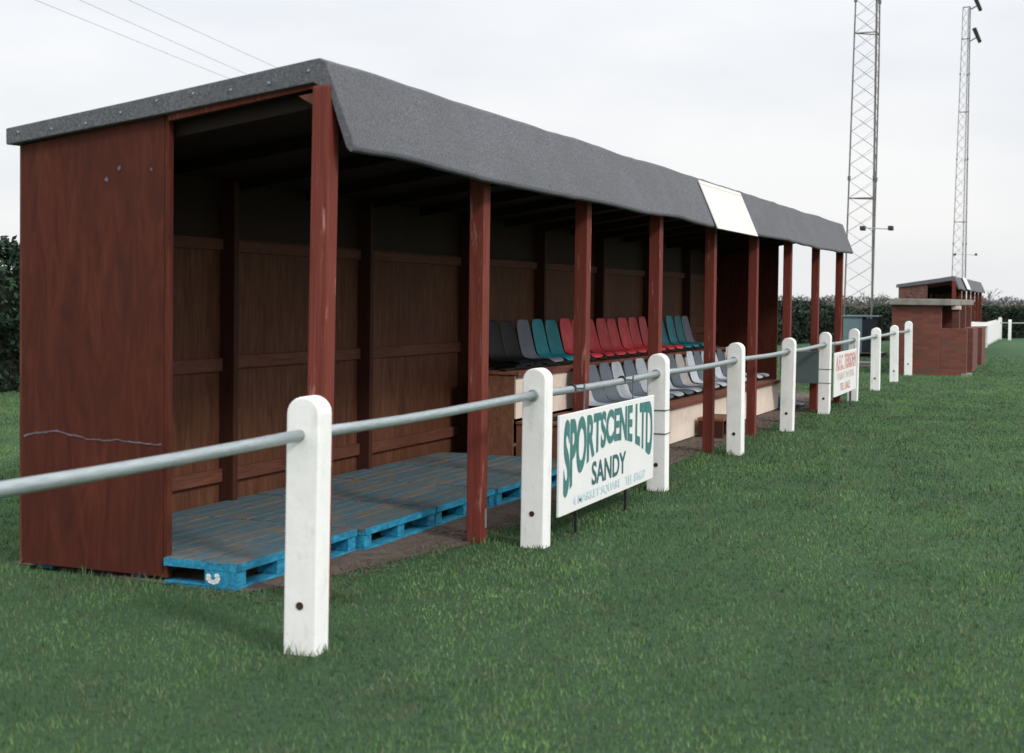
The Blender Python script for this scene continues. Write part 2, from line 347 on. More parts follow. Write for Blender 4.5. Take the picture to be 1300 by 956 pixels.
# ------------------------------------------------------------------ shelter builder
def roof_profile(D, zp, zr, zl, lip, th):  # overhang behind the back wall is small
    """closed (v,z) polygon: rear bottom -> rear top -> peak -> lip -> underside"""
    return [(D + .06, zr - th), (D + .06, zr), (1.2 * D / 2, zr + (zp - zr) * .415), (.6 * D / 2, zr + (zp - zr) * .71), (.06, zp - .004), (.02, zp), (-.015, zp - .02),
            (-.015 - (lip - .015) * .5, zp - (zp - zl) * .5), (-lip, zl + .02), (-lip + .005, zl), (-lip + .03, zl - .008), (-lip + .055, zl + .02), (-.03, zp - .17), (.06, zp - .12), (D / 2, (zp + zr) / 2 - .105)]
def make_shelter(name, label, loc, rz, L, nb_, bay, D, zp, zr, zl, lip, wall0, detailed=True, mats=None):
    t = empty(name, loc, rz); tag(t, label, 'shelter')
    mp = mats or (M['ply_red'], M['post_red'], M['ply_brown'])
    zat = lambda v: zr + (zp - zr) * (1 - v / D) - .115
    # felt roof with drooping canopy
    prof = roof_profile(D, zp, zr, zl, lip, .09); n = len(prof); ns = int(L / .2) + 2
    vs, fs = [], []
    for i in range(ns):
        u = -.025 + (L + .075) * i / (ns - 1)
        wz = .016 * noise.noise(Vector((u * .9, 0, 3))) + .006 * noise.noise(Vector((u * 4, 1, 3)))
        for j, (v, z) in enumerate(prof):
            wl = .036 * noise.noise(Vector((u * .55, 7, j * .05))) if 7 <= j <= 11 else 0
            e = .007 * noise.noise(Vector((u * 3.3, v * 3, z * 3)))
            vs.append((u, v + wl * .6 + e, z + wz + wl * .7 + e))
    for i in range(ns - 1):
        for j in range(n): a, b = i * n + j, i * n + (j + 1) % n; fs.append((a, b, b + n, a + n))
    fs.append(tuple(range(n))); fs.append(tuple((ns - 1) * n + j for j in range(n))[::-1])
    MB().add(vs, fs).build('felt_roof', M['felt'], t, bev=.006)
    # timber ceiling: boards and rafters
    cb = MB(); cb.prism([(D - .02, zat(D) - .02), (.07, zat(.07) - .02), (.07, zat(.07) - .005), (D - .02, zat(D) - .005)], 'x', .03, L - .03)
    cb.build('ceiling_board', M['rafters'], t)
    for i in range(int(L / .98) + 1):
        u = .12 + i * (L - .24) / int(L / .98)
        MB().bar((u, .08, zat(.08) - .06), (u, D - .06, zat(D - .06) - .06), .045, .075).build('rafter', M['rafters'], t)
    MB().box(.06, L - .06, .055, .10, zat(.1) - .14, zat(.1) - .025).build('front_beam', M['stud'], t)
    # end walls
    for k, u in enumerate((.022, L - .02)):
        w = MB()
        p = [(wall0, .035), (D, .035), (D, zat(D) + .02), (wall0, zat(wall0) + .02)]
        w.prism(p, 'x', u, u + .02); wl = w.build('end_wall', mp[0], t, bev=.002)
        MB().box(u + .003, u + .045, wall0 - .028, wall0 - .002, .03, zat(wall0) + .01).build('wall_edge_batten', mp[0], wl, bev=.002)
        # slanting top rail over the open part
        MB().bar((u + .005, wall0 - .03, zat(wall0) + .004), (u + .005, .055, zat(.055) + .004), .03, .045).build('top_rail', mp[1], t)
        if detailed and k == 0:
            c = MB(); pts = []
            for i in range(40):
                v = wall0 + .01 + (D - wall0 - .04) * i / 39
                z = .755 + .008 * noise.noise(Vector((v * 22, 0, 2)))+ .012 * noise.noise(Vector((v * 9, 0, 2))) + (.035 * max(0, 1 - abs(v - 1.70) / .22) if v > 1.5 else -.012 * (1.5 - v))
                pts.append((v, z))
            for i in range(39):
                
                hw = .0045 + .005 * abs(noise.noise(Vector((i * .7, 3, 3)))) if i > 22 else .004
                (v0, z0), (v1, z1) = pts[i], pts[i + 1]
                c.add([(.0195, v0, z0 - hw), (.0195, v1, z1 - hw), (.0195, v1, z1 + hw), (.0195, v0, z0 + hw)], [(0, 1, 2, 3)])
            c.build('chalk_line', M['chalk'], wl)
    # back wall with studs and rails
    bw = MB(); np_ = max(1, round(L / 2.09))
    for i in range(np_):
        a, b = .02 + i * (L - .04) / np_, .02 + (i + 1) * (L - .04) / np_ - .004
        q = MB().box(a, b, D - .015, D, .03 + .01 * (i % 2), zat(D) + .03); q.build('back_panel', mp[2], t)
        if detailed: MB().box(a + .004, b - .004, D - .022, D - .0165, 1.94, zat(D) + .01).build('upper_back_panel', M['tar'], t)  # added dark facing, paints the deep shade above the top wall rail
        if i:
            MB().box(a - .03, a + .03, D - .13, D - .017, .02, zat(D) - .02).build('stud', M['stud'], t, bev=.003)
        if detailed:
            for z, h in ((1.90, .075), (1.085, .09), (.31, .09)):
                zj = z + random.uniform(-.015, .015)
                MB().box(a + .035, b - .035, D - .05, D - .017, zj - h / 2, zj + h / 2).build('wall_rail', M['rail_brown'], t, bev=.003)
    # posts
    for i in range(nb_ + 1):
        u = min(i * bay, L - .1); w_ = .05
        first = i == 0 and detailed
        o = MB().box(-w_, w_, -w_, w_, 0, 1).build('post', mp[1], t, bev=.005, loc=(u - (.05 if first else 0), 0, -.03))
        o.scale = (1, 1, zp - .14 + .03); o.rotation_euler = (random.uniform(-.003, .003), .024 if first else random.uniform(-.004, .004), random.uniform(-.03, .03))
        if detailed:
            MB().prism([(.052, zp - .24), (.052, zp - .17), (.15, zp - .185)], 'x', u - .012, u + .012).build('gusset', M['trim'], t)
    return t
sh = make_shelter('spectator_shelter', 'long red timber shelter with grey felt roof and open front', (OX, OY, 0), ANG,
                  15.85, 8, BAY, 1.955, 2.75, 2.465, 2.27, .195, .99)
# loose details on the big shelter
nl = MB()
for i in range(9):
    v = .08 + i * .23; z = 2.75 - .285 * v / 2 - .05 + .02 * math.sin(i * 5)
    nl.tube([(-.030, v, z), (-.037, v, z)], .0065, 6)
nl.build('felt_nail', M['galv'], sh)
for v, z, s_ in ((1.36, 2.17, .014), (1.28, 2.23, .012), (1.07, 2.22, .010)):
    pk = MB(); pk.add([(.019, v + s_ * math.cos(a_ * 1.05) * random.uniform(.5, 1.3), z + s_ * math.sin(a_ * 1.05) * random.uniform(.5, 1.4)) for a_ in range(6)], [tuple(range(6))]); pk.build('bare_patch', M['chalk'], sh)
MB().box(1.9624 * 1 + .015, 1.9624 + .03, -.056, -.05, .09, .21).build('post_plate', M['galv'], sh)

# blank board on the canopy
cs = empty('canopy_sign', W(8.05, -.11, 2.47), ANG); tag(cs, 'blank white board fixed on the grey felt canopy of the long shelter', 'sign')
b0 = Vector((0, -.098, -.225)); b1 = Vector((0, .092, .215)); nrm = Vector((0, -(b1.z - b0.z), b1.y - b0.y)).normalized()
def panel(mb, x0, x1, off, th, k0=0., k1=1.):
    p, q = b0.lerp(b1, k0), b0.lerp(b1, k1); o_ = nrm * off; o2 = nrm * (off + th)
    vs = [Vector((x, 0, 0)) + r_ + oo for oo in (o_, o2) for x, r_ in ((x0, p), (x1, p), (x1, q), (x0, q))]
    mb.add(vs, [(3, 2, 1, 0), (4, 5, 6, 7), (0, 1, 5, 4), (1, 2, 6, 5), (2, 3, 7, 6), (3, 0, 4, 7)])
mb = MB(); panel(mb, -.90, .86, .022, .012, -.03, 1.04); mb.build('board', M['dull_sign'], cs, bev=.002)
fr = MB(); panel(fr, -.88, .84, .034, .003, .955, .965); fr.build('edge_strip', M['cream'], cs)
bk = MB(); panel(bk, -.7, -.62, -.004, .024); panel(bk, .62, .7, -.004, .024); bk.build('batten', M['rafters'], cs)

# ------------------------------------------------------------------ seating tiers
st = empty('seating_platform', W(5.66, .52), ANG); tag(st, 'two stepped timber tiers with cream risers carrying the seats', 'platform')
def ST(name, mat, *b, bev=.003): return MB().box(*b).build(name, mat, st, bev=bev)
Lb = 8.2
ST('side_panel', M['chip'], 0, .018, .02, .71, .01, .40); ST('side_panel', M['chip'], 0, .018, .74, 1.18, .01, .845)
ST('side_panel', M['chip'], Lb - .02, Lb, .02, .71, .01, .40); ST('side_panel', M['chip'], Lb - .02, Lb, .74, 1.18, .01, .845)
for i in range(4):
    ST('front_board', M['cream'], .0 + i * Lb / 4, (i + 1) * Lb / 4 - .004, 0, .018, .02, .385)
    ST('riser_board', M['cream'], .0 + i * Lb / 4, (i + 1) * Lb / 4 - .004, .715, .733, .45, .845)
ST('tread', M['chip'], -.01, Lb + .01, -.01, .713, .405, .428); ST('tread', M['chip'], -.01, Lb + .01, .705, 1.19, .85, .873)
ST('nosing', M['trim'], -.012, Lb + .012, -.028, -.012, .385, .43); ST('nosing', M['trim'], -.012, Lb + .012, .688, .703, .828, .885)
ST('corner_post', M['trim'], -.02, .03, .60, .70, .0, .45) if 0 else None
ST('seat_bearer', M['rafters'], .1, Lb - .1, .20, .27, .429, .455); ST('seat_bearer', M['rafters'], .1, Lb - .1, .42, .49, .429, .455)
ST('seat_bearer', M['rafters'], .1, Lb - .1, .86, .93, .874, .90); ST('seat_bearer', M['rafters'], .1, Lb - .1, 1.06, 1.12, .874, .90)

# seat shell
def seat_mesh():
    me = bpy.data.meshes.new('seat_shell')
    P_ = [(-.03, .018), (-.005, .045), (.06, .055), (.14, .042), (.22, .036), (.28, .052), (.315, .095), (.335, .16), (.355, .24), (.375, .32), (.388, .385), (.392, .425)]
    Wd = [.155, .18, .192, .195, .195, .193, .190, .188, .186, .182, .165, .125]
    nx = 9; vs = []; fs = []
    for (y, z), w in zip(P_, Wd):
        for k in range(nx):
            s_ = -1 + 2 * k / (nx - 1); c_ = (abs(s_) ** 3)
            lift = .022 * c_; vs.append((s_ * w, y - (lift * .9 if z > .07 else 0) , z + (lift * .5 if z <= .07 else 0)))
    for i in range(len(P_) - 1):
        for k in range(nx - 1): a = i * nx + k; fs.append((a, a + 1, a + nx + 1, a + nx))
    me.from_pydata(vs, [], fs); me.update(); me.shade_smooth(); return me
base_me = seat_mesh(); foot_mb = MB().box(-.13, .13, .05, .10, -.012, .030).box(-.13, .13, .235, .285, -.012, .030)
foot_me = bpy.data.meshes.new('seat_foot'); foot_me.from_pydata(foot_mb.v, [], foot_mb.f); foot_me.materials.append(M['black'])
shells = {}
def seat(u, v, z, key, label, group, sy=1.0, sz=1.0):
    if key not in shells:
        me = base_me.copy(); me.materials.append(M[key]); shells[key] = me
    e = empty('stadium_seat', W(u, v, z), ANG + random.uniform(-.03, .03)); tag(e, label, 'seat', group); e.scale = (1, sy, sz)
    o = bpy.data.objects.new('seat_shell', shells[key]); COL.objects.link(o); o.parent = e
    o.rotation_euler.x = random.uniform(-.035, .03)
    s_ = o.modifiers.new('solid', 'SOLIDIFY'); s_.thickness = .006; ss = o.modifiers.new('sub', 'SUBSURF'); ss.levels = 1; ss.render_levels = 1
    o2 = bpy.data.objects.new('seat_foot', foot_me); COL.objects.link(o2); o2.parent = e
ORD = ['first', 'second', 'third', 'fourth', 'fifth', 'sixth', 'seventh', 'eighth', 'ninth', 'tenth']
upper = ['s_black'] * 2 + ['s_navy'] + ['s_teal'] * 2 + ['s_red'] * 9 + ['s_teal'] * 3 + ['s_navy']
lab_u = ['black plastic seat at the dark left end of the upper row', 'black plastic seat in the upper row beside the grey blue seat',
         'grey blue plastic seat between the black and teal seats of the upper row',
         'teal plastic seat beside the grey blue seat in the left half of the upper row', 'teal plastic seat directly left of the first red seat, upper row'] + \
        [ORD[i] + ' red plastic seat from the left in the upper row' for i in range(9)] + \
        ['teal plastic seat directly right of the last red seat, upper row', 'middle one of the three teal seats right of the red seats', 'teal plastic seat beside the right end seat of the upper row',
         'faded grey blue plastic seat at the right end of the upper row']
for k, (c, l) in enumerate(zip(upper, lab_u)):
    seat(7.97 + .20 + (k - 5) * .41, 1.325, .905, c, l, 'plastic seats in the upper row')
lower = ['s_white', 's_dark', 's_dark', 's_white', 's_dark', 's_white', 's_dark', 's_white', 's_dark', 's_beige', 's_white', 's_dark', 's_white', 's_white', 's_dark', 's_white', 's_white']
cnt = {}
nm = {'s_white': 'pale grey', 's_dark': 'dark slate grey', 's_beige': 'dirty beige grey'}
for k, c in enumerate(lower):
    i = cnt.get(c, 0); cnt[c] = i + 1
    l = f'{ORD[i]} {nm[c]} plastic seat from the left in the lower row' if c != 's_beige' else 'only dirty beige grey seat in the lower row, near the middle'
    seat(7.10 + .418 * k, .70, .452, c, l, 'plastic seats in the lower row', 1.2, 1.02)

# timber step in front of the tiers
sp = empty('timber_step', W(9.55, .33), ANG); tag(sp, 'small brown timber step in front of the cream lower riser', 'step')
MB().box(-.32, .32, -.15, .15, .20, .232).build('tread', M['chip'], sp, bev=.003)
for x_ in (-.29, .29): MB().box(x_ - .03, x_ + .03, -.14, .14, .0, .198).build('leg', M['stud'], sp, bev=.003)
MB().box(-.255, .255, .08, .10, .05, .18).build('brace', M['cream'], sp)

# ------------------------------------------------------------------ pallets
def pallet(u0, w, v0, d, nblk, label, rz=0.0, notch=0.0):
    t = empty('pallet', W(u0, v0), ANG + rz); tag(t, label, 'pallet', 'blue pallets laid as a floor')
    nbd = 12; bw_ = (d - .013 * (nbd - 1)) / nbd
    for i in range(nbd):
        y = i * (bw_ + .013); z = .122 + random.uniform(-.003, .004)
        MB().box(.0 if y + bw_ < .47 else notch, w, y, y + bw_, z, z + .022).build('deck_board', M['pal_deck'], t, bev=.003)
    xs = [i * (w - .095) / (nblk - 1) for i in range(nblk)]
    for j, y in enumerate((.0, d / 2 - .07, d - .14)):
        n0 = notch if j else 0
        MB().box(n0, w, y + .004, y + .10, .1005, .1205).build('stringer_board', M['pal_blue'], t, bev=.002)
        MB().box(n0, w, y + .002, y + .10, 0.004, .022).build('bottom_board', M['pal_blue'], t, bev=.002)
        for x in xs:
            if j and x == 0: x = notch
            MB().box(x + .002, x + .093, y + .004, y + .13, .0235, .099).build('block', M['pal_blue'], t, bev=.003)
    for x in (0, w - .095):
        MB().box(x, x + .09, .102, (.465 if notch and x == 0 else d - .142), .006, .0215).build('bottom_board', M['pal_blue'], t)
    # front faces of the deck keep their paint
    MB().box(.001, w - .001, -.004, -.0005, .102, .143).build('painted_edge', M['pal_blue'], t)
    return t
p0 = pallet(.005, 1.285, .51, 1.40, 4, 'nearest blue pallet, its corner showing past the end wall', -.008, .06)
MB().box(-.004, -.0005, .001, .462, .102, .143).build('painted_edge', M['pal_blue'], p0)
for y in (.45, .9):
    pass
# white stencil ring on the corner block (left face)
rg = MB()
for k in range(9):
    a_ = k * .7 + .4
    if k in (1, 2): continue
    c = (-.0065, .145 + .030 * math.cos(a_), .062 + .022 * math.sin(a_))
    rg.add([(c[0], c[1] + .017 * math.cos(q * 1.05 + k), c[2] + .0135 * math.sin(q * 1.05 + k)) for q in range(6)], [tuple(range(6))])
rg.build('stencil_mark', M['white_sign'], p0)
MB().box(-.003, .0, .002, .20, .0235, .1).build('corner_plate', M['pal_blue'], p0)
MB().box(-.003, .0, .0, .462, .003, .0225).build('corner_plate', M['pal_blue'], p0)
for i, (u, l) in enumerate(((1.315, 'second blue pallet from the left, in front of the nearest fence post'), (2.345, 'third blue pallet, left of the second shelter post'),
                            (3.37, 'fourth blue pallet, behind the second shelter post'), (4.39, 'fifth blue pallet, against the side of the seating tiers'))):
    pallet(u, 1.0, .455 + .01 * math.sin(i * 2.2), 1.42, 3, l, .004 * (-1) ** i)
pallet(14.45, 1.0, .55, .95, 3, 'lone blue pallet on the soil past the right end of the seating', .03)
# crumpled black sheeting next to it
vs, fs = [], []
for i in range(13):
    for j in range(17):
        a_, b_ = i / 12 * math.pi * .5, j / 16 * 2 * math.pi
        rr = 1 + .35 * noise.noise(Vector((math.cos(b_) * 2, math.sin(b_) * 2, i * .4)))
        vs.append((.38 * math.sin(a_ + .02) * math.cos(b_) * rr, .20 * math.sin(a_ + .02) * math.sin(b_) * rr, .09 * math.cos(a_) * rr))
for i in range(12):
    for j in range(16): a_ = i * 17 + j; fs.append((a_, a_ + 1, a_ + 18, a_ + 17))
bg = MB().add(vs, fs).build('plastic_sheet', M['bag'], smooth=True); bg.location = W(14.05, .36, 0.01); bg.rotation_euler.z = ANG
tag(bg, 'crumpled black plastic sheet beside the lone blue pallet', 'plastic sheet')
# cabinet on the shelter post
cb = empty('metal_cabinet', W(13.50, -.02, .42), ANG); tag(cb, 'slate grey cabinet hung on a shelter post behind the rail', 'cabinet')
MB().box(-.14, .165, -.10, .42, 0, .44).build('body', M['box_grey'], cb, bev=.004)
MB().box(-.13, .15, -.112, -.102, .01, .43).build('door', M['box_teal'], cb, bev=.003)
MB().box(-.01, .01, -.124, -.114, .2, .24).build('handle', M['black'], cb)

# ------------------------------------------------------------------ perimeter fence
fe = empty('perimeter_fence', (X0, YF, 0)); tag(fe, 'white concrete posts with one grey tubular rail along the pitch', 'fence')
PW, PD, PH = .156, .13, 1.12
def post_poly(w, h, n=12):
    r_ = w / 2; rr = .052
    pts = [(-r_, -.25), (r_, -.25), (r_, h - .075)]
    for k in range(1, n): 
        a_ = math.pi * k / n; pts.append((r_ * math.cos(a_), h - .075 + .075 * math.sin(a_)))
    pts.append((-r_, h - .075)); return pts
dxs = [0, .0, -.01, .03, .0, -.08, -.13, -.16, -.10, -.28]
hts = [1.12, 1.12, 1.115, 1.13, 1.115, 1.13, 1.13, 1.10, 1.10, 1.15]
prev = None; posts = []
for i in range(-1, 10):
    x = i * SP + (dxs[i] if i >= 0 else 0); h = hts[i] if i >= 0 else 1.12
    o = MB().prism(post_poly(PW, h), 'x', -PD / 2, PD / 2).build('fence_post', M['white_conc'], fe, bev=.008, loc=(x, 0, 0))
    o.rotation_euler = (random.uniform(-.012, .012), random.uniform(-.014, .014), random.uniform(-.06, .06))
    zh = .215 if i != 9 else .24
    hb = MB().tube([(-PD / 2 - .003, 0, zh), (-PD / 2 + .01, 0, zh)], .0175, 14).build('bolt', M['hole'], o)
    if i > 0: MB().tube([(-PD / 2 - .022, 0, .955), (-PD / 2 + .01, 0, .955)], .037, 14).build('rail_collar', M['galv'], o, bev=.004)
    if i in (2, 5):
        for z in (.66, .47) if i == 2 else (.62, .43):
            q = MB()
            a_, b_ = PD / 2 + .004, PW / 2 + .004
            for (p1, p2) in (((-a_, -b_), (a_, -b_)), ((a_, -b_), (a_, b_)), ((a_, b_), (-a_, b_)), ((-a_, b_), (-a_, -b_))):
                q.tube([(*p1, z), (*p2, z)], .004, 6)
            q.build('wire_tie', M['galv_dark'], o)
    posts.append(x)
for a_, b_ in zip(posts[:-1], posts[1:]):
    m_ = (a_ + b_) / 2; L_ = b_ - a_; j = random.uniform(-.006, .006)
    pts = [(a_ + L_ * k / 6, 0, .955 - .012 * math.sin(math.pi * k / 6) + j * math.sin(2 * math.pi * k / 6)) for k in range(7)]
    MB().tube(pts, .0255, 14).build('rail', M['galv'], fe, smooth=True)

# ------------------------------------------------------------------ signs
def text_mesh(s, mat, width, height, warp=None):
    cu = bpy.data.curves.new('t', 'FONT'); cu.body = s; cu.resolution_u = 6; cu.offset = .036 if s[:2] == 'SP' else (.02 if s[0] in 'SA' else .02)
    o = bpy.data.objects.new('t', cu); COL.objects.link(o)
    dg = bpy.context.evaluated_depsgraph_get(); dg.update()
    me = bpy.data.meshes.new_from_object(o.evaluated_get(dg)); bpy.data.objects.remove(o)
    bm = bmesh.new(); bm.from_mesh(me)
    bad = [f_ for f_ in bm.faces if f_.calc_area() < 1e-6]; bmesh.ops.delete(bm, geom=bad, context='FACES_ONLY')
    xs_ = [v_.co.x for v_ in bm.verts]; lo_, hi_ = min(xs_), max(xs_)
    for k in range(1, 90):
        bmesh.ops.bisect_plane(bm, geom=bm.verts[:] + bm.edges[:] + bm.faces[:], plane_co=(lo_ + (hi_ - lo_) * k / 90, 0, 0), plane_no=(1, 0, 0))
    bm.to_mesh(me); bm.free()
    co = np.empty(len(me.vertices) * 3); me.vertices.foreach_get('co', co); co = co.reshape(-1, 3)
    lo, hi = co.min(0), co.max(0); co[:, 0] = (co[:, 0] - lo[0]) / (hi[0] - lo[0]); co[:, 1] = (co[:, 1] - lo[1]) / (hi[1] - lo[1])
    return me, co
def lettering(name, s, mat, parent, x0, x1, z0, z1, y, arch=None):
    me, co = text_mesh(s, mat, 1, 1)
    bm = bmesh.new(); bm.from_mesh(me)
    X_ = x0 + co[:, 0] * (x1 - x0)
    if arch:
        t_ = co[:, 0]; bot = z0 + (arch - z0) * (1 - np.abs(2 * t_ - 1.06) ** 2.0); Z_ = bot + co[:, 1] * (z1 - bot)
    else: Z_ = z0 + co[:, 1] * (z1 - z0)
    bm.free()
    out = np.stack([X_, np.full(len(X_), y), Z_], 1); me.vertices.foreach_set('co', out.ravel()); me.update()
    me.materials.clear(); me.materials.append(mat)
    o = bpy.data.objects.new(name, me); COL.objects.link(o); o.parent = parent; return o
def subdiv_text(me): pass
s1 = empty('advertising_board', (8.45, 2.945, .17)); tag(s1, 'white advertising board with arched green lettering SPORTSCENE LTD hung under the rail', 'sign')
SW, SH = 2.21, .645
MB().box(0, SW, 0, .018, 0, SH).build('board', M['white_sign'], s1, bev=.003)
# letters one word at a time keeps the spacing of the photograph
lettering('lettering', 'SPORTSCENE LTD', M['sign_green'], s1, .075, 2.16, .12, .612, -.003, .375)
lettering('lettering', 'SANDY', M['sign_dark'], s1, .66, 1.46, .125, .285, -.003)
lettering('lettering', '4 MARKET SQUARE', M['sign_blue'], s1, .27, 1.33, .03, .10, -.003)
lettering('lettering', 'TEL 81637', M['sign_blue'], s1, 1.45, 1.98, .03, .10, -.003)
for x_ in (.55, 1.70):
    MB().box(x_ - .012, x_ + .012, .020, .026, SH - .05, .785 + .03).build('hanging_strap', M['galv_dark'], s1)
    MB().tube([(x_ - .014, .11, .785), (x_ + .014, .11, .785)], .030, 14).build('rail_clip', M['black'], s1)
    MB().box(x_ - .012, x_ + .012, .026, .085, .78, .79).build('clip_arm', M['galv_dark'], s1)
for x_ in (.42, 1.56): MB().box(x_ - .012, x_ + .012, .020, .036, -.20, .18).build('stake', M['black'], s1)
s2 = empty('notice_board', (20.12, 2.965, .21)); tag(s2, 'smaller white board with faded red lettering between two far fence posts', 'sign')
MB().box(0, 2.22, 0, .018, 0, .62).build('board', M['white_sign'], s2, bev=.003)
lettering('lettering', 'A.F.C. TERSDEN', M['sign_red'], s2, .12, 2.12, .38, .58, -.003)
MB().box(.12, 2.12, -.003, -.0005, .365, .378).build('underline', M['sign_red'], s2)
lettering('lettering', 'PAINT WORK', M['sign_pink'], s2, .25, 2.0, .22, .33, -.003)
lettering('lettering', 'TEL. SALE', M['sign_red'], s2, .55, 1.55, .06, .17, -.003)
for x_ in (.12, 2.1): MB().box(x_ - .012, x_ + .012, .02, .026, .55, .77).build('hanging_strap', M['galv_dark'], s2)
MB().box(1.84, 1.875, .02, .05, -.22, .3).build('stake', M['box_grey'], s2)

# ------------------------------------------------------------------ brick dugout
du = empty('brick_dugout', (31.5, 1.9, 0)); tag(du, 'low red brick dugout with flat concrete roof slab at the end of the rail', 'dugout')
LX = 7.7
def DU(name, mat, *b, bev=.004): return MB().box(*b).build(name, mat, du, bev=bev)
DU('brick_wall', M['brick'], 0, .22, .53, 1.55, -.05, 1.49)
DU('brick_wall', M['brick'], 0.0, .22, 0, .528, -.05, 1.0)
DU('brick_wall', M['brick'], .222, LX - .222, 1.33, 1.55, -.05, 1.49)
DU('brick_wall', M['brick'], LX - .22, LX, .53, 1.55, -.05, 1.49)
DU('brick_wall', M['brick'], LX - .22, LX, 0, .528, -.05, .93)
for a_, b_ in ((2.2, 4.1), (6.0, LX - .222)): DU('front_wall', M['brick'], a_, b_, .0, .22, -.05, .98 if a_ < 5 else .93)
for x_ in (1.5, 3.6, 5.7): DU('pier', M['brick'], x_, x_ + .26, .26, .42, -.05, 1.488)
DU('lintel', M['cream'], 1.46, 1.62, .23, .43, 1.40, 1.484)
DU('doorstep', M['slab'], -.03, .4, -.10, .10, -.04, .05)
DU('bench', M['trim'], .23, LX - .23, .98, 1.28, .40, .45)
DU('roof_slab', M['slab'], -.12, LX + .12, .32, 1.60, 1.492, 1.625, bev=.012)

# ------------------------------------------------------------------ far shelter
far = make_shelter('team_shelter', 'small dark felt roofed timber shelter beyond the brick dugout', (40.0, 2.77, 0), -.004, 12.0, 6, 1.98, 1.45, 2.27, 2.03, 1.90, .16, .72,
                   detailed=False, mats=(M['shelter_panel'], M['post_red'], M['ply_brown']))
fs_ = empty('fascia_board', (42.9, 2.66, 2.09)); tag(fs_, 'small pale board across the canopy of the far shelter', 'sign')
b0 = Vector((0, -.085, -.17)); b1 = Vector((0, .06, .16)); nrm = Vector((0, -(b1.z - b0.z), b1.y - b0.y)).normalized()
mb = MB(); panel(mb, -.75, .75, .02, .012); mb.build('board', M['white_sign'], fs_)
bk = MB(); panel(bk, -.6, -.55, -.02, .039); panel(bk, .55, .6, -.02, .039); bk.build('batten', M['rafters'], fs_)
# white barrier in front of it
wb = empty('white_barrier', (39.9, 2.45, 0)); tag(wb, 'low white barrier rail in front of the far shelter', 'barrier')
for i in range(7): MB().box(i * 2 - .05, i * 2 + .05, .0, .10, -.1, .86).build('barrier_post', M['white_conc'], wb)
MB().bar((-.1, -.02, 0.97), (12.2, -.02, .80), .03, .10).build('barrier_rail', M['white_conc'], wb)
for i in range(12):
    zc = 1.015 - .0138 * (.3 + i); MB().tube([(.3 + i, -.016, zc), (.3 + i, -.016, zc + .03)], .09, 10).build('cap', M['white_conc'], wb)
# line of white boards
wf = empty('white_board_fence', (52.3, 2.53, 0)); tag(wf, 'run of white boards on posts along the far touchline', 'fence')
for i in range(6):
    a_ = i * 1.96
    MB().box(a_ + .03, a_ + 1.90, -.03, 0, .10, .80 + .02 * (i % 2)).build('board', M['white_sign'], wf)
    MB().prism(post_poly(.15, .86), 'x', a_ - .06, a_ + .05).build('fence_post', M['white_conc'], wf, loc=(0, .08, 0))
MB().prism(post_poly(.15, .95), 'x', 11.75, 11.87).build('fence_post', M['white_conc'], wf)
cf = empty('goal_line_fence', (63.2, 2.1, 0)); tag(cf, 'slim white post and single rail closing the far end of the pitch', 'fence')
for i in range(8): MB().prism([(a__, b__) for a__, b__ in post_poly(.15, .86)], 'y', -i * 2.9 - .06, -i * 2.9 + .06).build('fence_post', M['white_conc'], cf)
MB().tube([(0, .4, .72), (0, -20.4, .72)], .022, 8).build('rail', M['galv'], cf)

# ------------------------------------------------------------------ utility cabinet & slabs
uc = empty('utility_cabinet', (40.6, 4.85, 0)); tag(uc, 'blue grey metal cabinet with dark side at the foot of the near lattice mast', 'cabinet')
MB().box(0, .8, .40, .92, .12, 1.12).build('body', M['cabinet'], uc, bev=.01)
MB().box(.02, .8, -.02, .398, .12, 1.06).build('side_door', M['cabinet_dark'], uc, bev=.008)
MB().box(-.04, .86, -.06, .95, 1.122, 1.16).build('lid', M['cabinet'], uc, bev=.005)
for y_ in (.05, .8): MB().box(.1, .7, y_, y_ + .08, 0, .118).build('foot', M['slab'], uc)
ps = MB().box(-.5, .5, -.25, .25, 0, .06).box(-.35, .25, -.2, .2, .062, .12).build('paving_slab', M['slab'], bev=.01); ps.location = (34.3, 4.35, .01); ps.rotation_euler.z = .2
tag(ps, 'pale paving slabs lying on the grass behind the fence', 'paving slab')
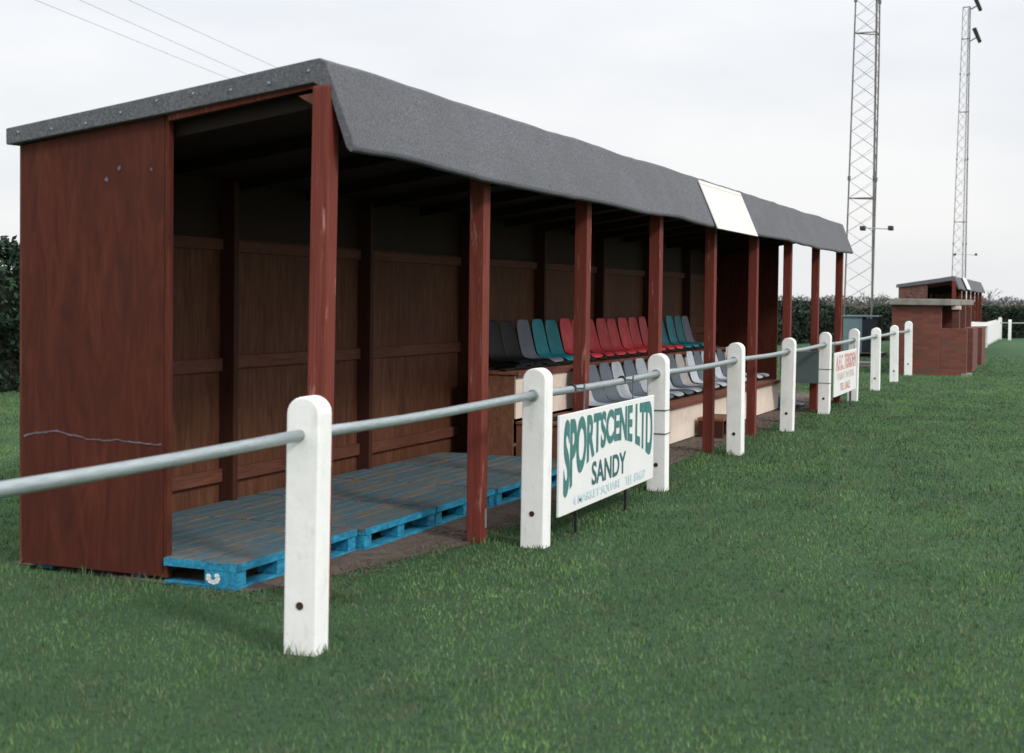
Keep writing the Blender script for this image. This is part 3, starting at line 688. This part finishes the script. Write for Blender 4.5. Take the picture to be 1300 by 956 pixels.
# ------------------------------------------------------------------ lattice masts
def mast(x, yc, H, label, lamp_y, zlamp, w0, side, phase):
    t = empty('floodlight_mast', (x, yc, 0)); tag(t, label, 'mast', 'lattice floodlight masts')
    w = lambda z: w0 * (1 - .50 * z / H)
    def P_(k, z):
        s_ = w(z); off = (.06 * z / H)
        # right-hand leg nearly upright
        y0 = -w0 / 2 + .06 * z / H
        return Vector(((0, y0, z), (0.05, y0 + s_, z), (s_ * .86, y0 + s_ * (side + (.15 * max(0, 1 - z / 8) if side < 0 else 0)), z))[k])
    for k in range(3):
        MB().tube([P_(k, z) for z in np.linspace(0, H, 8)], .024, 8, .020).build('leg', M['steel_lattice'], t)
    BR = .0042 if x < 60 else .006
    br = MB(); step = .50 if x < 60 else .72; z = .1; i = 0
    while z < H - .5:
        for a_, b_ in ((0, 1), (1, 2), (2, 0)):
            br.tube([P_(a_, z), P_(b_, min(z + step, H))], BR, 4); br.tube([P_(b_, z), P_(a_, min(z + step, H))], BR, 4)
        if i % 10 == 9:
            for a_, b_ in ((0, 1), (1, 2), (2, 0)): br.tube([P_(a_, z), P_(b_, z)], .018, 5)
        z += step * (w(z) / w0) ** .3; i += 1
    br.build('bracing', M['steel_lattice'], t)
    for zz_ in (5.1, 10.2, 15.3):
        for k in range(3): MB().tube([P_(k, zz_ - .06), P_(k, zz_ + .06)], .045, 8).build('joint_plate', M['galv_dark'], t)
    MB().tube([P_(0, 0) + Vector((.2, .04, 0)), P_(0, H) + Vector((.1, .04, 0))], .022, 6).build('cable_conduit', M['galv'], t)
    ya, yb = lamp_y
    ar = MB().tube([(-.15, ya - yc, zlamp), (-.15, yb - yc, zlamp + .04)], .016, 6).tube([(-.15, P_(0, zlamp).y, zlamp), P_(0, zlamp)], .02, 6).build('lamp_arm', M['galv'], t)
    for y_ in (ya - yc, yb - yc):
        MB().prism([(-.16, -.05), (.10, -.07), (.14, .04), (-.12, .06)], 'y', y_ - .07, y_ + .07).build('lamp_head', M['black'], t, bev=.01, loc=(-.15, 0, zlamp + .03))
    for zt in (H, H - 1.9):
        MB().bar(P_(0, zt), P_(1, zt), .05, .05).build('crossbar', M['galv_dark'], t)
        for q in range(2):
            fl = MB().prism([(-.22, -.35), (-.06, -.42), (.30, .38), (.10, .46)], 'x', -.3 + q * .62, .25 + q * .62)
            o = fl.build('floodlight', M['black'], t, bev=.02, loc=(0, P_(0, zt).y - .42, zt + .15 + .12 * q))
            MB().bar((q * .62, .05, -.1), (q * .62, .42, -.3), .05, .05).build('bracket', M['galv_dark'], o)
    MB().box(-.4, 1.1, -w0 / 2 - .3, w0 / 2 + .3, -.1, .08).build('concrete_base', M['slab'], t)
    return t
mast(41.8, 5.54, 19.5, 'tall lattice mast behind the right end of the long shelter', (4.64, 5.42), 3.62, .82, -.02, 0)
mast(90, 6.0, 19.3, 'distant slimmer lattice mast rising behind the far shelter', (5.0, 6.22), 4.42, .86, .3, 1)

# ------------------------------------------------------------------ overhead wires
for i, (a_, b_) in enumerate((((29.7, 24.6), (42.1, 26.8)), ((30.0, 23.5), (42.0, 25.8)), ((30.4, 22.3), (42.5, 24.35)))):
    A = Vector((*a_, 9)); B = Vector((*b_, 9)); d = (B - A)
    P0, P1 = A - d * 2.2, A + d * 6
    pts = [P0.lerp(P1, k / 24) + Vector((0, 0, -.35 * (1 - (2 * k / 24 - 1) ** 2) + .25)) for k in range(25)]
    o = MB().tube(pts, .0065, 5).build('overhead_wire', M['galv'])
    tag(o, ['lowest of the three thin wires crossing the sky at upper left', 'middle of the three thin wires crossing the sky at upper left', 'rightmost of the three thin wires crossing the sky at upper left'][i], 'wire', 'overhead wires')
up = empty('utility_pole', (104.2, 37.2, 0)); tag(up, 'wooden pole carrying the overhead wires far behind the shelter', 'pole')
MB().tube([(0, 0, 0), (0, 0, 9.4)], .14, 10, .1).build('pole', M['rafters'], up); MB().box(-.06, .06, -2.6, 1.6, 9.1, 9.22).build('crossarm', M['rafters'], up)

# ------------------------------------------------------------------ hedges, shrubs, far trees
def hedge(name, label, path, h, d, dens, size, mat, lump=.18, seed=0, cat='hedge', kind=None, hvar=.12):
    rg_ = np.random.default_rng(seed); t = empty(name, (*path[0], 0)) if kind is None else None
    ox, oy = path[0]; core = MB(); VV = []; TT = []
    for (x0, y0), (x1, y1) in zip(path[:-1], path[1:]):
        L_ = math.hypot(x1 - x0, y1 - y0); ux, uy = (x1 - x0) / L_, (y1 - y0) / L_; nx_, ny_ = -uy, ux
        n_ = int(L_ * (h * 2 + d) * dens); s_ = rg_.uniform(-.1, L_ + .1, n_); q = rg_.uniform(-1, 1, n_) * (h + d / 2)
        # unwrap the section: front face, top, back face
        aq = np.abs(q); sg = np.sign(q); onside = aq > d / 2
        zz_ = np.where(onside, h - (aq - d / 2), h); oo = np.where(onside, sg * d / 2, q)
        hv = np.array([noise.noise(Vector(((x0 + ux * a) * .35, (y0 + uy * a) * .35, seed))) for a in s_])
        hv2 = np.array([noise.noise(Vector(((x0 + ux * a) * 1.6, b * 1.6, c * 1.6 + seed))) for a, b, c in zip(s_, oo, zz_)])
        zz_ = zz_ * (1 + hvar * hv) ; push = lump * hv2 + rg_.normal(0, lump * .25, n_) - rg_.random(n_) * .12 * d
        rnd = np.where(zz_ > h * .8, -.25 * d * ((zz_ / h - .8) / .2) ** 2, 0)
        oo = oo + np.where(onside, sg * (push + rnd), 0); zz_ = np.maximum(zz_ + np.where(onside, 0, push), .02)
        if kind: zz_ = zz_ * rg_.random(n_) ** .6
        C_ = np.stack([x0 - ox + ux * s_ + nx_ * oo, y0 - oy + uy * s_ + ny_ * oo, zz_], 1)
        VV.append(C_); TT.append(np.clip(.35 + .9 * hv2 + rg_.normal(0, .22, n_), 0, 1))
        mt = Matrix.Translation((x0 - ox, y0 - oy, 0)) @ Matrix.Rotation(math.atan2(uy, ux), 4, 'Z')
        core.box(0, L_, -d / 2 + lump + .05, d / 2 - lump - .05, 0, h * .88 - lump * .5, mt)
    C_ = np.concatenate(VV); T_ = np.concatenate(TT); n_ = len(C_)
    a1 = rg_.normal(size=(n_, 3)); a1 /= np.linalg.norm(a1, axis=1)[:, None]; a2 = np.cross(a1, rg_.normal(size=(n_, 3))); a2 /= np.linalg.norm(a2, axis=1)[:, None]
    sz = size * rg_.uniform(.6, 1.4, n_)[:, None]
    V_ = np.stack([C_ - a1 * sz, C_ + a2 * sz * .5, C_ + a1 * sz, C_ - a2 * sz * .5], 1).reshape(-1, 3)
    lf = fast_mesh('foliage' if t else name, V_, np.arange(n_ * 4).reshape(-1, 4), mat, np.repeat(T_, 4))
    if t:
        lf.parent = t; core.build('trunk', M['core'], t); tag(t, label, cat)
    else:
        lf.location = (ox, oy, 0); tag(lf, label, cat, kind=kind)
    return t or lf
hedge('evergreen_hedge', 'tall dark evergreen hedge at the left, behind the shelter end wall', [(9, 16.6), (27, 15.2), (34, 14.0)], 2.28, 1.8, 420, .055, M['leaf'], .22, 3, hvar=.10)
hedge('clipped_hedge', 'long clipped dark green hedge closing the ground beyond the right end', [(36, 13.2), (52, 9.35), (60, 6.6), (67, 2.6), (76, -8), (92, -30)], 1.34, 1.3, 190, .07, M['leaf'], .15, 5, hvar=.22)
hedge('far_treeline', 'pale distant belt of trees along the horizon', [(170, 150), (260, 70), (300, -20), (290, -110)], 2.5, 5, 14, .26, M['leaf_far'], .5, 9, 'trees', 'stuff', hvar=.35)
def shrub(x, y, h, label, seed):
    rg_ = random.Random(seed); t = empty('bare_shrub', (x, y, 0)); tag(t, label, 'shrub', 'bare shrubs behind the clipped hedge')
    tr = MB(); tw = MB()
    def grow(p, d, L_, r_, lv):
        q = p + d * L_
        mid = p.lerp(q, .5) + Vector((rg_.uniform(-1, 1), rg_.uniform(-1, 1), 0)) * L_ * .06
        (tr if lv < 2 else tw).tube([p, mid, q], r_, 5 if lv < 2 else 3, r_ * .6)
        if lv >= 5: return
        for k in range(rg_.choice((2, 3, 3)) if lv else 5):
            nd = (d + Vector((rg_.gauss(0, .55), rg_.gauss(0, .55), rg_.gauss(.08, .3)))).normalized()
            grow(p.lerp(q, rg_.uniform(.55, 1)), nd, L_ * rg_.uniform(.62, .85), max(r_ * .58, .011), lv + 1)
    for k in range(2): grow(Vector((rg_.uniform(-.2, .2), rg_.uniform(-.4, .4), 0)), Vector((rg_.gauss(0, .2), rg_.gauss(0, .3), 1)).normalized(), h * .30, .05, 0)
    tr.build('trunk', M['twig'], t); tw.build('crown', M['twig'], t); return t
spots = [(70, 5.2, 1.9), (72, 3.6, 2.7), (73.5, 1.9, 2.3), (76, .4, 2.2), (78, -1.3, 2.35), (80, -3, 2.1), (81.5, -4.8, 2.4), (84, -6.8, 2.5), (64, 7.4, 2.2), (55, 10.5, 1.9), (61, 8.6, 2.0)]
lb = ['short bare shrub just right of the far shelter roof', 'tallest bare shrub, rising beside the far shelter canopy', 'broad bare shrub third from the far shelter canopy', 'bare shrub above the middle of the white board fence',
      'bare shrub above the right end of the white board fence', 'low bare shrub above the slim white corner post', 'bare shrub right of the slim white corner post', 'rightmost bare shrub at the edge of the photo',
      'bare shrub left of the brick dugout roof', 'bare shrub seen between the last shelter posts', 'bare shrub between the near mast and the brick dugout']
for i, ((x, y, h), l) in enumerate(zip(spots, lb)): shrub(x, y, h * 1.08, l, 40 + i)

# ------------------------------------------------------------------ light
w = bpy.data.worlds.new('World'); scene.world = w; w.use_nodes = True; nt = w.node_tree
for n_ in list(nt.nodes): nt.nodes.remove(n_)
out = nt.nodes.new('ShaderNodeOutputWorld'); mix = nt.nodes.new('ShaderNodeMixShader'); mix.inputs[0].default_value = .93
sky = nt.nodes.new('ShaderNodeTexSky'); sky.sky_type = 'NISHITA'; sky.sun_disc = False
SUN_EL, SUN_AZ = R(36), R(-116)      # azimuth measured from +X towards +Y
sky.sun_elevation = SUN_EL; sky.sun_rotation = R(90) - SUN_AZ
b1_ = nt.nodes.new('ShaderNodeBackground'); b1_.inputs['Strength'].default_value = .1; nt.links.new(sky.outputs[0], b1_.inputs['Color'])
tc = nt.nodes.new('ShaderNodeTexCoord'); sx = nt.nodes.new('ShaderNodeSeparateXYZ'); nt.links.new(tc.outputs['Generated'], sx.inputs[0])
mp = nt.nodes.new('ShaderNodeMapping'); mp.inputs['Scale'].default_value = (1, 1, 3.2); nt.links.new(tc.outputs['Generated'], mp.inputs['Vector'])
nz = nt.nodes.new('ShaderNodeTexNoise'); nz.inputs['Scale'].default_value = 2.6; nz.inputs['Detail'].default_value = 5; nz.inputs['Roughness'].default_value = .5
nt.links.new(mp.outputs[0], nz.inputs['Vector'])
cr = nt.nodes.new('ShaderNodeValToRGB'); cr.color_ramp.elements[0].position = .34; cr.color_ramp.elements[0].color = (.82, .84, .875, 1)
cr.color_ramp.elements[1].position = .60; cr.color_ramp.elements[1].color = (.97, .965, .965, 1); nt.links.new(nz.outputs['Fac'], cr.inputs['Fac'])
el = nt.nodes.new('ShaderNodeMapRange'); el.inputs['From Min'].default_value = 0; el.inputs['From Max'].default_value = 1
el.inputs['To Min'].default_value = .755; el.inputs['To Max'].default_value = 1.6; el.interpolation_type = 'SMOOTHSTEP'
nt.links.new(sx.outputs[2], el.inputs['Value'])
b2_ = nt.nodes.new('ShaderNodeBackground'); nt.links.new(cr.outputs[0], b2_.inputs['Color']); nt.links.new(el.outputs[0], b2_.inputs['Strength'])
nt.links.new(b1_.outputs[0], mix.inputs[1]); nt.links.new(b2_.outputs[0], mix.inputs[2]); nt.links.new(mix.outputs[0], out.inputs[0])
sl = bpy.data.lights.new('sun', 'SUN'); sl.energy = 1.5; sl.angle = R(10); sl.color = (1, .97, .93)
so_ = bpy.data.objects.new('sun', sl); COL.objects.link(so_)
dv = Vector((math.cos(SUN_EL) * math.cos(SUN_AZ), math.cos(SUN_EL) * math.sin(SUN_AZ), math.sin(SUN_EL)))
so_.rotation_euler = dv.to_track_quat('Z', 'Y').to_euler(); so_.location = (0, -20, 30)

# ------------------------------------------------------------------ camera
h, yaw, pitch, roll, fl = 1.5588, .36986, -.030849, .01172, 1805.5
f = Vector((math.cos(pitch) * math.cos(yaw), math.cos(pitch) * math.sin(yaw), math.sin(pitch)))
r_ = f.cross(Vector((0, 0, 1))).normalized(); u_ = r_.cross(f)
c, s = math.cos(roll), math.sin(roll); r2 = r_ * c + u_ * s; u2 = -r_ * s + u_ * c
cam = bpy.data.cameras.new('camera'); co = bpy.data.objects.new('camera', cam); COL.objects.link(co)
m = Matrix((( r2.x, u2.x, -f.x, 0), (r2.y, u2.y, -f.y, 0), (r2.z, u2.z, -f.z, h), (0, 0, 0, 1))); co.matrix_world = m
cam.sensor_width = 36; cam.lens = fl / 1300 * 36; cam.shift_y = -45 / 1300; cam.clip_start = .05; cam.clip_end = 3000
cam.dof.use_dof = True; cam.dof.focus_distance = 13; cam.dof.aperture_fstop = 3.5
scene.camera = co
scene.view_settings.view_transform = 'Standard'; scene.view_settings.look = 'None'; scene.view_settings.gamma = 1; scene.view_settings.exposure = .38
scene.render.resolution_x = 1024; scene.render.resolution_y = 753
